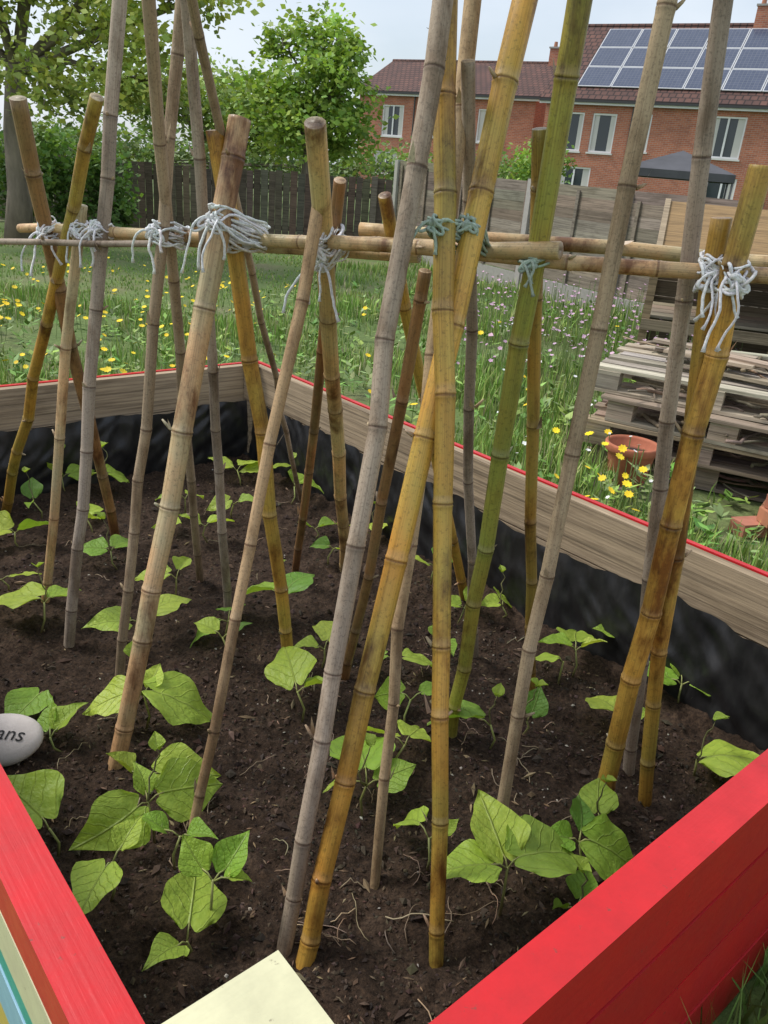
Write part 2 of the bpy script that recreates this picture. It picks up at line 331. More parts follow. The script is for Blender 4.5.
for (bx,by,tx,ty,tz,r0,r1,col,w,ext) in canes:
    B=plan(bx/1000,by/1000); Q=plan(tx/1000,ty/1000,tz/1000); r0*=U; r1*=U; D=Q-B; caneline.append((B,D.normalized(),r0+(r1-r0)*.65))
    P=B-D.normalized()*.10
    bamboo(P,B+D*ext,r0,r1,jit(col,.08),w,"bamboo_cane",.20 if max(r0,r1)>.015 else .22)
poles={}
for nm,a,b,r0,r1 in (("A",(-.811,1.75,1.269),(.215,1.19,1.361),.009,.0125),("B",(-.121,1.31,1.335),(.80,1.09,1.365),.0105,.0115),("C",(-.08,1.40,1.351),(.80,1.185,1.374),.011,.011),("D",(-1.5,2.05,1.17),(-.467,1.52,1.286),.006,.006),("E",(-.75,1.735,1.262),(.02,1.325,1.322),.0075,.009)):
    A_,B_=plan(*a),plan(*b); poles[nm]=(A_,B_); bamboo(A_,B_,r0*U,r1*U,jit((.64,.46,.23) if nm!="D" else G,.06),nm=="D","bamboo_crossbar",.24)
def tie(pole,ci,col,big=1.0,ends=4,loops=6):
    A,Bp=poles[pole]; u=(Bp-A).normalized(); C0,v,rc=caneline[ci]; w0=A-C0; b=u.dot(v); d_=u.dot(w0); e=v.dot(w0); den=1-b*b
    s=(b*e-d_)/den; t=(e-b*d_)/den; p1=A+u*s; p2=C0+v*t; c=(p1+p2)/2; n=u.cross(v).normalized(); gap=(p1-p2).length/2
    mb=MB(); r=.0026
    def loop(e1,a1,e2,a2,off):
        ph=random.random()*6; q1,q2=random.random()*6,random.random()*6; tilt=Vector([random.gauss(0,.11) for _ in range(3)]); pts=[]
        for k in range(29):
            a=2*math.pi*k/28+ph; w=1+.06*math.sin(3*a+q1)+.04*math.sin(5*a+q2)
            pts.append(c+off+(e1+tilt*.4)*a1*math.cos(a)*w+(e2+tilt)*a2*math.sin(a)*w+Vector((0,0,.003*math.sin(4*a+q2))))
        tube(mb,pts,r*random.uniform(.75,1.15),6,jit(col,.12),False)
    for k in range(loops+1):
        for sg in (1,-1):
            dg=(u*random.uniform(.7,1.2)+v*sg).normalized(); loop(n,gap+rc+.004+random.uniform(0,.004),dg,(.012+random.uniform(0,.008))*big*U,(v*random.gauss(0,.007)+u*random.gauss(0,.007)))
    for k in range(loops): loop(n,gap+rc*1.1+.003,u,(rc+.004)*1.05,v*random.choice((-1,1))*random.uniform(.004,.024)*big)
    f=n if n.y<0 else -n
    for k in range(ends):
        p=c+f*(gap+rc+.007)+u*random.gauss(0,.012); pts=[]; th=Vector((random.uniform(-1,1),0,random.uniform(-.2,.6)))+f*.6; L=random.uniform(.04,.11)*big*U
        for j in range(12): pts.append(p.copy()); th=th*.80+Vector((random.gauss(0,.2),random.gauss(0,.18),-.36)); p=p+th.normalized()*L/11
        tube(mb,pts,[r*random.uniform(.8,1.1)]*11+[r*1.6],6,jit(col,.12))
    for k in range(2):
        p=c+f*(gap+rc+.008); sx=random.choice((-1,1)); pts=[]; q=random.uniform(.7,1.2)*big
        for j in range(13):
            a=math.pi*2*j/12; pts.append(p+Vector((sx*(1-math.cos(a))*.012*q,0,0))+f*.004*math.sin(a/2)+Vector((0,0,-.016*(1-math.cos(a))/2-.008*math.sin(a)))*q)
        tube(mb,pts,r,7,jit(col,.1))
    for k in range(3):
        p=c+f*(gap+rc+.007)+Vector((random.gauss(0,.004),0,random.gauss(0,.004))); q=Vector([random.gauss(0,1) for _ in range(3)]).normalized()*.006; tube(mb,[p-q,p-q*.5,p+q*.5,p+q],[.002,.0055,.0055,.002],7,jit(col,.1))
    mb.obj("string_tie",[M['string']])
W=(.80,.80,.81); GT=(.40,.49,.41)
tie("A",1,W,.9,3,5); tie("A",0,W,.9,3,5); tie("A",3,W,.7,1,3); tie("A",4,W,1.,3,5); tie("A",5,W,1.1,5,6); tie("A",6,W,.8,1,3); tie("A",11,W,1.15,4,7); tie("B",11,W,.9,1,4)
tie("A",15,GT,.95,3,3); tie("B",14,GT,.75,1,2); tie("B",18,GT,.7,3,2); tie("B",25,W,1.2,5,7); tie("B",24,W,1.15,3,5)
# ------------------------------------------------------------ bean plants
def leaf(mb,P,az,L,pitch,fold,droop,col,wid=1.0,roll=0):
    f=Vector((math.cos(az)*math.cos(pitch),math.sin(az)*math.cos(pitch),math.sin(pitch))); s=Vector((-math.sin(az),math.cos(az),0)); n=f.cross(s)
    s2=s*math.cos(roll)+n*math.sin(roll); n=f.cross(s2); s=s2; ph=random.random()*6; V=[];C=[];Uv=[]; bend=random.gauss(0,.08)
    nv,nu=14,5
    for j in range(nv+1):
        v=j/nv; w=float(np.interp(v,[0,.08,.2,.33,.46,.6,.74,.86,.94,1],[.19,.36,.46,.47,.42,.32,.205,.10,.045,.0]))
        for i in range(-nu,nu+1):
            u=i/nu; x=u*w*wid*(1+.04*math.sin(v*13+ph*(1 if u>0 else 1.7))); y=v-.15*math.sin(math.pi*abs(u)*.85)*(1-v)**4
            z=fold*abs(x)-droop*v*v-.35*droop*abs(x)**2*4*.5+.032*math.sin(ph+v*9+u*2)*abs(u)+.024*math.sin(ph*2+v*17)*abs(u)**2+.010*math.sin(v*22)*math.cos(u*5+ph)
            V.append(P+(f*y+s*(x+bend*v*v)+n*z)*L); C.append(col); Uv.append((u*w,v))
    m=2*nu+1
    mb.add(V,[(j*m+i,j*m+i+1,(j+1)*m+i+1,(j+1)*m+i) for j in range(nv) for i in range(2*nu)],C,Uv)
plants=[(-100,198,[(200,.10),(20,.09)]),(-77,157,[(175,.125),(60,.08)]),(-64,132,[(255,.095)]),(-88,234,[(150,.09),(50,.09)]),(-51,176,[(190,.085),(80,.05)]),(-52,153,[(225,.085),(40,.10)]),
(-43,126,[(12,.15),(195,.10),(80,.05)]),(-56,119,[(110,.06),(55,.06)]),(-38,110,[(5,.10),(170,.05)]),(-47,94,[(150,.12)]),(-33,99,[(250,.10),(25,.105),(120,.05)]),(-28,93,[(170,.05),(0,.045)]),
(-19,84,[(140,.055),(50,.06),(0,.03)]),(-23,79,[(95,.10),(250,.06)]),(-35,160,[(90,.07),(200,.08)]),(-23,168,[(65,.10),(170,.10)]),(-13,133,[(110,.12),(20,.05)]),(-11,151,[(85,.09),(200,.05)]),
(1,109,[(100,.12),(20,.07),(200,.05)]),(7,119,[(150,.085),(75,.09)]),(8,134,[(165,.075),(30,.05)]),(6,150,[(15,.09),(185,.07)]),(25,129,[(175,.10)]),(32,134,[(60,.06)]),(47,158,[(90,.09),(190,.07),(0,.05)]),
(58,164,[(45,.08),(180,.05)]),(69,149,[(150,.09),(5,.08),(80,.06)]),(66,128,[(-5,.12)]),(23,89,[(110,.11),(35,.135),(200,.085)]),(36,100,[(0,.125),(80,.07),(200,.05)]),(12,97,[(125,.075),(20,.03)]),
(35,91,[(60,.05),(200,.03)]),(-50,256,[(60,.09),(170,.08)]),(-40,260,[(20,.09),(200,.07)]),(-31,243,[(90,.08),(0,.07)]),(-50,209,[(40,.07),(180,.06)]),(-102,235,[(170,.08),(40,.08)]),(-85,212,[(100,.08),(330,.06)]),
(-2,218,[(60,.07),(200,.06)]),(33,183,[(80,.07),(200,.05)]),(50,134,[(110,.09),(0,.05)]),(21,178,[(60,.06),(180,.05)]),(42,108,[(80,.07)]),(43,154,[(170,.07)]),(-70,190,[(60,.07),(190,.07)]),(-62,228,[(60,.08),(190,.07)])]
nmain=len(plants); random.seed(21)
while len(plants)<nmain+11:
    p=bedp(random.uniform(.12,WR-.1),random.uniform(.5,WL-.1)); x,y=p.x/U*100,p.y/U*100
    if min(math.hypot(x-q[0],y-q[1]) for q in plants)<9: continue
    a=random.random()*360; plants.append((x,y,[(a,random.uniform(.035,.085)),(a+random.uniform(130,220),random.uniform(.03,.075))]))
for i,(x,y,lv) in enumerate(plants):
    random.seed(100+i); x=x/100*U;y=y/100*U; z=soilh(x,y); mb=MB(); big=max(l for _,l in lv); h=random.uniform(.045,.09)*(big/.10)**.5*1.05
    if i==12: h=.12
    st=Vector((x,y,z-.01)); top=Vector((x+random.gauss(0,.010),y+random.gauss(0,.010),z+h)); mid=(st+top)/2+Vector((random.gauss(0,.008),random.gauss(0,.008),0))
    sc_=jit((.28,.30,.09),.2); tube(mb,[st,mid,top],[.0030,.0026,.0022],7,[(.22,.16,.08),sc_,sc_])
    gp=random.random()
    for az,L in lv:
        a=RX(az+random.uniform(-8,8)); small=L<.065; L*=U
        g=min(1,max(0,gp+random.gauss(0,.25))); col=tuple(p*(1-g)+q*g for p,q in zip((.24,.41,.05),(.46,.57,.085)))
        if random.random()<.12: col=(.15,.29,.045)
        col=jit(col,.12); k=random.uniform(.018,.035)
        b=top+Vector((math.cos(a)*k,math.sin(a)*k,random.uniform(.004,.018)))
        tube(mb,[top-Vector((0,0,.004)),(top+b)/2+Vector((0,0,.004)),b],[.0019,.0016,.0014],6,sc_)
        if small: pitch=random.uniform(.1,.9)
        else: pitch=random.uniform(-.45,.5)
        mb.mat=1; leaf(mb,b,a,L,pitch,random.uniform(.05,.5) if not small else random.uniform(.3,.9),random.uniform(.05,.5),col,random.uniform(.85,1.12),random.gauss(0,.38)); mb.mat=0
    if random.random()<.35:
        pts=[top]; p=top.copy()
        for j in range(6): p=p+Vector((random.gauss(0,.006),random.gauss(0,.006),.018)); pts.append(p.copy())
        tube(mb,pts,[.0018]*5+[.0012,.0008],6,jit((.2,.2,.08),.2)); mb.mat=1
        for q in range(2): leaf(mb,pts[-1],random.random()*6.28,random.uniform(.02,.036),.7,.7,.1,jit((.38,.50,.08),.1))
        mb.mat=0
    mb.obj("bean_plant",[M['stem'],M['bean']])
random.seed(9)
# ------------------------------------------------------------ lettered stone
st=empty("painted_stone",(-.655*U,1.155*U,SZ+.045),.05); st.rotation_euler=(.45,0,.05)
sa,sb,sh=.080,.062,.030; mb=MB(); nu,nv=36,18; V=[]
for j in range(nv+1):
    ph=math.pi*j/nv
    for i in range(nu):
        th=2*math.pi*i/nu; k=1+.03*math.sin(2*th+1)+.02*math.sin(3*th); V.append((sa*k*math.sin(ph)*math.cos(th),sb*k*math.sin(ph)*math.sin(th),sh*math.cos(ph)))
mb.add(V,[(j*nu+i,(j+1)*nu+i,(j+1)*nu+(i+1)%nu,j*nu+(i+1)%nu) for j in range(nv) for i in range(nu)],(.62,.56,.52)); mb.obj("pebble",[M['stone']],True,st)
tcv=bpy.data.curves.new("lettering","FONT"); tcv.body="beans"; tcv.size=.044; tcv.align_x='CENTER'; tcv.align_y='CENTER'; tcv.resolution_u=3; tcv.shear=.2
to=bpy.data.objects.new("lettering",tcv); lnk(to); bpy.context.view_layer.update()
me=bpy.data.meshes.new_from_object(to); bpy.data.objects.remove(to)
for v in me.vertices:
    q=max(0,1-(v.co.x/sa)**2-(v.co.y/sb)**2); v.co.z=sh*math.sqrt(q)*1.0+.0016
ca=me.color_attributes.new("Col",'FLOAT_COLOR','POINT')
for d in ca.data: d.color=(.02,.02,.02,1)
me.materials.clear(); me.materials.append(M['stone']); lnk(bpy.data.objects.new("lettering",me),st)
# ------------------------------------------------------------ ground and grass
mb=MB(); mb.add([(-250,-60,0),(250,-60,0),(250,400,0),(-250,400,0)],[(0,1,2,3)],(1,1,1)); mb.obj("ground",[M['ground']],False)
PO=Vector((1.10,4.24,0)); pex=Vector((.882,-.47,0)).normalized(); pey=Vector((.47,.882,0)).normalized()
def blades(name,x,y,h,w,col,lean=.45,mat='grass'):
    n=len(x); a=rng.random(n)*6.283; la=rng.random(n)*6.283; ln=h*lean*rng.random(n); V=np.zeros((n,5,3))
    cx,cy=np.cos(a)*w/2,np.sin(a)*w/2; lx,ly=np.cos(la)*ln,np.sin(la)*ln
    V[:,0]=np.c_[x-cx,y-cy,np.zeros(n)-.01];V[:,1]=np.c_[x+cx,y+cy,np.zeros(n)-.01]
    V[:,2]=np.c_[x-cx*.8+lx*.35,y-cy*.8+ly*.35,h*.55];V[:,3]=np.c_[x+cx*.8+lx*.35,y+cy*.8+ly*.35,h*.55];V[:,4]=np.c_[x+lx,y+ly,h]
    b=np.arange(n)*5; q=np.c_[b,b+1,b+3,b+2].tolist(); t=np.c_[b+2,b+3,b+4].tolist()
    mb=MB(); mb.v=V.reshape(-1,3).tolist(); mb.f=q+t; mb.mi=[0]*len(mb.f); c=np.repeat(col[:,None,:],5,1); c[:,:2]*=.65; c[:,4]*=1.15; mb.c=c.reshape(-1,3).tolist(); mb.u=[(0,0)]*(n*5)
    return mb.obj(name,[M[mat]],False)
def okmask(x,y,m=.07):
    dx=x-N.x;dy=y-N.y;a=dx*dR.x+dy*dR.y;b=dx*dL.x+dy*dL.y
    inb=(a>-m)&(a<WR+m)&(b>-m)&(b<WL+m)
    dx=x-PO.x;dy=y-PO.y;a=dx*pex.x+dy*pex.y;b=dx*pey.x+dy*pey.y
    return ~inb & ~((a>-.02)&(a<1.25)&(b>-.02)&(b<1.05))
n=90000; y=2.0+12.5*rng.random(n)**1.35; x=(rng.random(n)*1.35-.75)*(y+.6); k=okmask(x,y); x,y=x[k],y[k]
pat=np.array([noise.fractal(Vector((a*.9,b*.9,0)),1,2,3) for a,b in zip(x,y)])
k=(rng.random(len(x))<.6+1.1*pat)|(pat>.0); x,y,pat=x[k],y[k],pat[k]; n=len(x)
lawn=(y>8.3)&(x<-1.2)
h=(.04+.08*rng.random(n)+.10*np.clip(pat,-.4,1))*np.where(lawn,.35,1)*np.where(x>.1*y,1.55,1); h=np.clip(h,.025,.4); 
w=(.004+.001*y)*(.7+.7*rng.random(n))
base=np.array([[.20,.34,.065]])*(1+.35*pat[:,None]); yel=np.array([[.36,.44,.12]]); dry=np.array([[.48,.44,.24]]); r=rng.random(n)[:,None]
col=np.where(r<.55,base,np.where(r<.90,yel,dry))*(.7+.6*rng.random(n)[:,None]); col=np.clip(col,.01,.6)
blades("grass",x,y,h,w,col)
n=9000; x=.35+1.9*rng.random(n); y=-.1+2.4*rng.random(n); k=okmask(x,y,.06); x,y=x[k],y[k]; n=len(x)
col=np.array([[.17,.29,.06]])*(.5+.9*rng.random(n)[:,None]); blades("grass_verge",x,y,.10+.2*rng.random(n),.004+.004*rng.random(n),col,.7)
mb=MB(); random.seed(5)
for i in range(1700):
    y=2.3+8*random.random()**1.3; x=random.uniform(-.7,.6)*(y+.5)
    if not okmask(np.array([x]),np.array([y]),.1)[0]: continue
    if y>8 and x<-1.5: continue
    h=random.uniform(.05,.20); c=jit(random.choice([(.18,.32,.06),(.26,.38,.08),(.12,.23,.045),(.24,.32,.12)]),.3)
    for k in range(random.randint(4,8)):
        a=random.random()*6.28; L=random.uniform(.04,.10); f=Vector((math.cos(a),math.sin(a),random.uniform(-.2,.9))).normalized(); s=Vector((-math.sin(a),math.cos(a),0))*L*random.uniform(.14,.30); p=Vector((x,y,h*random.uniform(.3,1)))
        mb.add([p,p+f*L*.5+s,p+f*L,p+f*L*.5-s],[(0,1,2,3)],jit(c,.2))
mb.obj("meadow_weeds",[M['fol']],False)
def flowers(name,pts,r,col,petals=8):
    mb=MB()
    for (x,y,z) in pts:
        mb.mat=0; tube(mb,[(x+random.gauss(0,.02),y,0),(x,y,z)],.0025,4,(.18,.25,.08),False); mb.mat=1
        t=Vector((random.gauss(0,.35),random.gauss(-.25,.3),1)).normalized(); ax,ay=frame(t); P=Vector((x,y,z)); c=jit(col,.15); rr=r*random.uniform(.6,1.2)
        V=[P]; 
        for k in range(petals*2): a=math.pi*k/petals; V.append(P+(ax*math.cos(a)+ay*math.sin(a))*rr*(1 if k%2 else .72)+t*rr*.15)
        mb.add(V,[(0,k+1,(k+1)%(petals*2)+1) for k in range(petals*2)],c)
    mb.obj(name,[M['stem'],M['petal']],False)
P=[]
while len(P)<240:
    y=random.uniform(4.6,9.5); x=random.uniform(-.62,-.12)*y+random.gauss(0,.2)
    if noise.noise(Vector((x*.8,y*.8,3)))>-.02: P.append((x,y,random.uniform(.10,.24)))
for _ in range(30): P.append((random.uniform(.75,1.25),random.uniform(2.4,3.9),random.uniform(.12,.32)))
for _ in range(30): y=random.uniform(4,8); P.append((random.uniform(-.1,.32)*y,y,random.uniform(.12,.28)))
P=[p for p in P if okmask(np.array([p[0]]),np.array([p[1]]),.1)[0]]
flowers("dandelions",P,.025,(.85,.62,.02))
P=[]
for _ in range(620): y=random.uniform(5.5,9.6); P.append((random.uniform(.05,.42)*y,y,random.uniform(.22,.5)))
flowers("pink_wildflowers",P,.018,(.54,.34,.46),petals=5)
P=[]
for _ in range(60): y=random.uniform(3.0,7); P.append((random.uniform(.12,.35)*y,y,random.uniform(.2,.4)))
P=[p for p in P if okmask(np.array([p[0]]),np.array([p[1]]),.1)[0]]
flowers("white_wildflowers",P,.013,(.7,.7,.65),petals=5)
# ------------------------------------------------------------ fences
mb=MB(); x=-10.5
while x<-.35:
    w=random.uniform(.115,.135); h=1.15+.03*noise.noise(Vector((x*.6,0,0)))+random.uniform(-.02,.02)+.09*max(0,(x+3.5)/3.5); box(mb,(x,14.9+random.uniform(0,.02),.02),(w-.010,0,0),(0,.02,0),(random.gauss(0,.004),0,h),jit((.15,.12,.095),.35)); x+=w
for z in (.25,.9): box(mb,(-10.5,14.945,z),(10.1,0,0),(0,.04,0),(0,0,.08),(.08,.065,.05))
x=-10.3
while x<-.4: box(mb,(x,14.84,0),(.10,0,0),(0,.055,0),(0,0,1.26),(.22,.19,.16)); x+=2.4
mb.obj("board_fence",[M['wood']],False)
mb=MB(); mp=MB(); fa=Vector((-.25,14.7,0)); fb=Vector((5.6,4.7,0)); fd=(fb-fa).normalized(); fn=Vector((fd.y,-fd.x,0)); s=0; Lf=(fb-fa).length
while s<Lf:
    h=1.50-.30*s/Lf*1.15; p=fa+fd*s
    box(mp,p-fn*.02,fd*.10,fn*.11,Vector((0,0,h+.05)),jit((.40,.38,.35),.08))
    box(mp,p+fd*.10+fn*.03,fd*1.72,fn*.04,Vector((0,0,.24)),jit((.36,.34,.31),.08))
    z=.25; pc_=random.uniform(.8,1.2)
    while z<h-.05:
        box(mb,p+fd*.103+fn*(.03+random.uniform(0,.008))+Vector((0,0,z)),fd*1.714,fn*.016+Vector((0,0,.004)),Vector((0,0,.135)),jit((.27*pc_,.23*pc_,.185*pc_),.25)); z+=.128
    for q in (.12,.9,1.7): box(mb,p+fd*(.1+q-.02)+fn*.058+Vector((0,0,.25)),fd*.05,fn*.02,Vector((0,0,h-.28)),jit((.24,.2,.16),.2))
    s+=1.82
pf=empty("panel_fence"); mb.obj("panels",[M['wood']],False,pf); mp.obj("concrete_posts",[M['stone']],False,pf)
# ------------------------------------------------------------ pallets, pot, bricks
def pallet(name,o,ang,z,c,skip=.06):
    mb=MB(); ca,sa_=math.cos(ang),math.sin(ang); ex=pex*ca+pey*sa_; ey=pey*ca-pex*sa_; up=Vector((0,0,1)); o=o+up*z
    for k in range(3): box(mb,o+ey*(k*.45),ex*1.2,ey*.10,up*.018,jit(c,.2))
    for k in range(3):
        for q in range(3): box(mb,o+ey*(k*.45)+ex*(q*.53)+up*.0185,ex*.14,ey*.10,up*.078,jit(c,.25))
    for q in range(3): box(mb,o+ex*(q*.53)+up*.097,ex*.14,ey*1.0,up*.018,jit(c,.2))
    for k in range(7): 
        if random.random()<skip: continue
        box(mb,o+ey*(k*.150+random.uniform(-.02,.02))+up*.1155+ex*random.uniform(-.04,.04),ex*random.uniform(1.12,1.24)+ey*random.gauss(0,.012),ey*.098,up*.018,jit(c,.35))
    mb.obj(name,[M['wood']],False,None,.002)
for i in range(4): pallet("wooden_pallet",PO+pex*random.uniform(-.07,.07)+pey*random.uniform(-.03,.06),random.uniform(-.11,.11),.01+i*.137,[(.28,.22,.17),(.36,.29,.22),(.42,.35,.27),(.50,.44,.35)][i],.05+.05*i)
mb=MB()
for i in range(8):
    p=PO+pex*random.uniform(.05,.5)+pey*random.uniform(.3,.85)+Vector((0,0,.565+.02*i*.6)); a=random.gauss(0,.35); e=pex*math.cos(a)+pey*math.sin(a); f=pey*math.cos(a)-pex*math.sin(a); box(mb,p,e*random.uniform(.35,.8),f*random.uniform(.06,.11),Vector((0,0,.017)),jit((.40,.33,.26),.3))
mb.obj("broken_slats",[M['wood']],False,None,.002)
mb=MB()
for i in range(90):
    lay=random.random()<.45; zz=.565+random.uniform(0,.07) if not lay else random.choice([.04,.18,.315,.45])+random.uniform(0,.03)
    p=PO+pex*random.uniform(.05,1.1)+pey*(random.uniform(.25,.95) if not lay else random.uniform(.02,.3))+Vector((0,0,zz)); a=random.gauss(-.4,.9); L=random.uniform(.08,.5); d=Vector((math.cos(a),math.sin(a)*.9,random.gauss(0,.05))); pts=[p+d*L*(k/5-.5)+Vector((random.gauss(0,.012),random.gauss(0,.012),random.gauss(0,.005))) for k in range(6)]
    tube(mb,pts,random.uniform(.003,.012),6,jit((.27,.20,.14),.4))
mb.obj("stick_pile",[M['bark']])
mb=MB(); pc=Vector((1.23,3.92,0)); prof=[(.0,.0),(.088,.0),(.092,.01),(.118,.165),(.120,.168),(.132,.170),(.137,.175),(.139,.205),(.136,.212),(.124,.212),(.118,.20),(.112,.165),(.08,.16),(.0,.155)]
n=32; V=[];C=[]
for r,z in prof:
    for k in range(n): a=6.2832*k/n; V.append(pc+Vector((r*math.cos(a),r*math.sin(a),z+.05))); C.append((.46,.15,.08) if not(z<.17 and z>.15 and r<.1) else (.03,.02,.015))
mb.add(V,[(j*n+k,j*n+(k+1)%n,(j+1)*n+(k+1)%n,(j+1)*n+k) for j in range(len(prof)-1) for k in range(n)],C); box(mb,pc+Vector((-.15,-.12,0)),(.30,0,0),(0,.24,0),(0,0,.05),(.3,.25,.2)); mb.obj("terracotta_pot",[M['terra']])
for (x,y,z,a) in ((1.66,3.42,0,.3),(1.84,3.36,0,-.2),(1.75,3.40,.07,.1),(1.9,3.6,0,1.0),(1.80,3.40,.14,.5)):
    mb=MB(); e=Vector((math.cos(a),math.sin(a),0)); f=Vector((-e.y,e.x,0)); box(mb,Vector((x,y,z+.001)),e*.215,f*.1,Vector((0,0,.066)),jit((.42,.17,.10),.2)); mb.obj("loose_brick",[M['terra']],False,None,.004)
# lean-to
mb=MB(); o=Vector((1.85,6.35,0)); ex=Vector((.96,-.28,0)).normalized(); ey=Vector((.28,.96,0)).normalized(); Wd=1.9; up=Vector((0,0,1))
for i in range(2): box(mb,o+ex*(i*Wd/2)+up*.99-ey*.06,ex*(Wd/2-.006),ey*1.2+up*.36,up*.016-ey*.004,jit((.30,.19,.085),.12))
for a in (0,Wd/2-.02,Wd-.045): box(mb,o+ex*a+up*1.008-ey*.055,ex*.045,ey*1.19+up*.357,up*.02,(.38,.30,.2))
for a,b,h in ((0,0,.99),(Wd-.06,0,.99),(0,1.02,1.30),(Wd-.06,1.02,1.30),(Wd/2,0,.99)): box(mb,o+ex*a+ey*b,ex*.06,ey*.06,up*h,jit((.30,.22,.13),.1))
box(mb,o-ey*.03+up*.89,ex*Wd,ey*.028,up*.09,(.38,.3,.19)); box(mb,o-ey*.09+up*1.0,ex*Wd,ey*.022,up*.05,(.42,.36,.27)); box(mb,o-ey*.03+up*.45,ex*Wd,ey*.028,up*.08,(.3,.24,.16))
for i in range(9): box(mb,o+ey*1.085+up*(.05+i*.135),ex*Wd,ey*.018,up*.13,jit((.16,.12,.08),.2))
for i in range(4): box(mb,o+ey*(.1+i*.22)+up*.53,ex*Wd,ey*.2,up*.02,jit((.3,.25,.18),.2))
mb.obj("wooden_lean_to",[M['wood']],False,None,.002)
mb=MB()
for i in range(5):
    box(mb,Vector((1.35+.13*i,5.35+.05*i,.02+.06*i)),Vector((1.5,-.45+.08*i,.10)),Vector((.04,.13,0)),Vector((0,0,.025)),jit((.38,.33,.27),.2))
mb.obj("plank_pile",[M['wood']],False,None,.002)
gz=empty("gazebo",(7.5,25,0),-.3); mb=MB(); s=1.45; a=[(-s,-s,1.95),(s,-s,1.95),(s,s,1.95),(-s,s,1.95),(0,0,2.5)]; d=[(p[0],p[1],p[2]-.2) for p in a[:4]]
mb.add(a+d,[(0,1,4),(1,2,4),(2,3,4),(3,0,4),(5,6,1,0),(6,7,2,1),(7,8,3,2),(8,5,0,3)],(.085,.085,.095)); mb.obj("canopy",[M['canvas']],False,gz)
mb=MB()
for p in a[:4]: tube(mb,[(p[0]*.97,p[1]*.97,0),(p[0]*.97,p[1]*.97,1.95)],.03,8,(.08,.08,.08))
mb.obj("poles",[M['plastic']],True,gz)
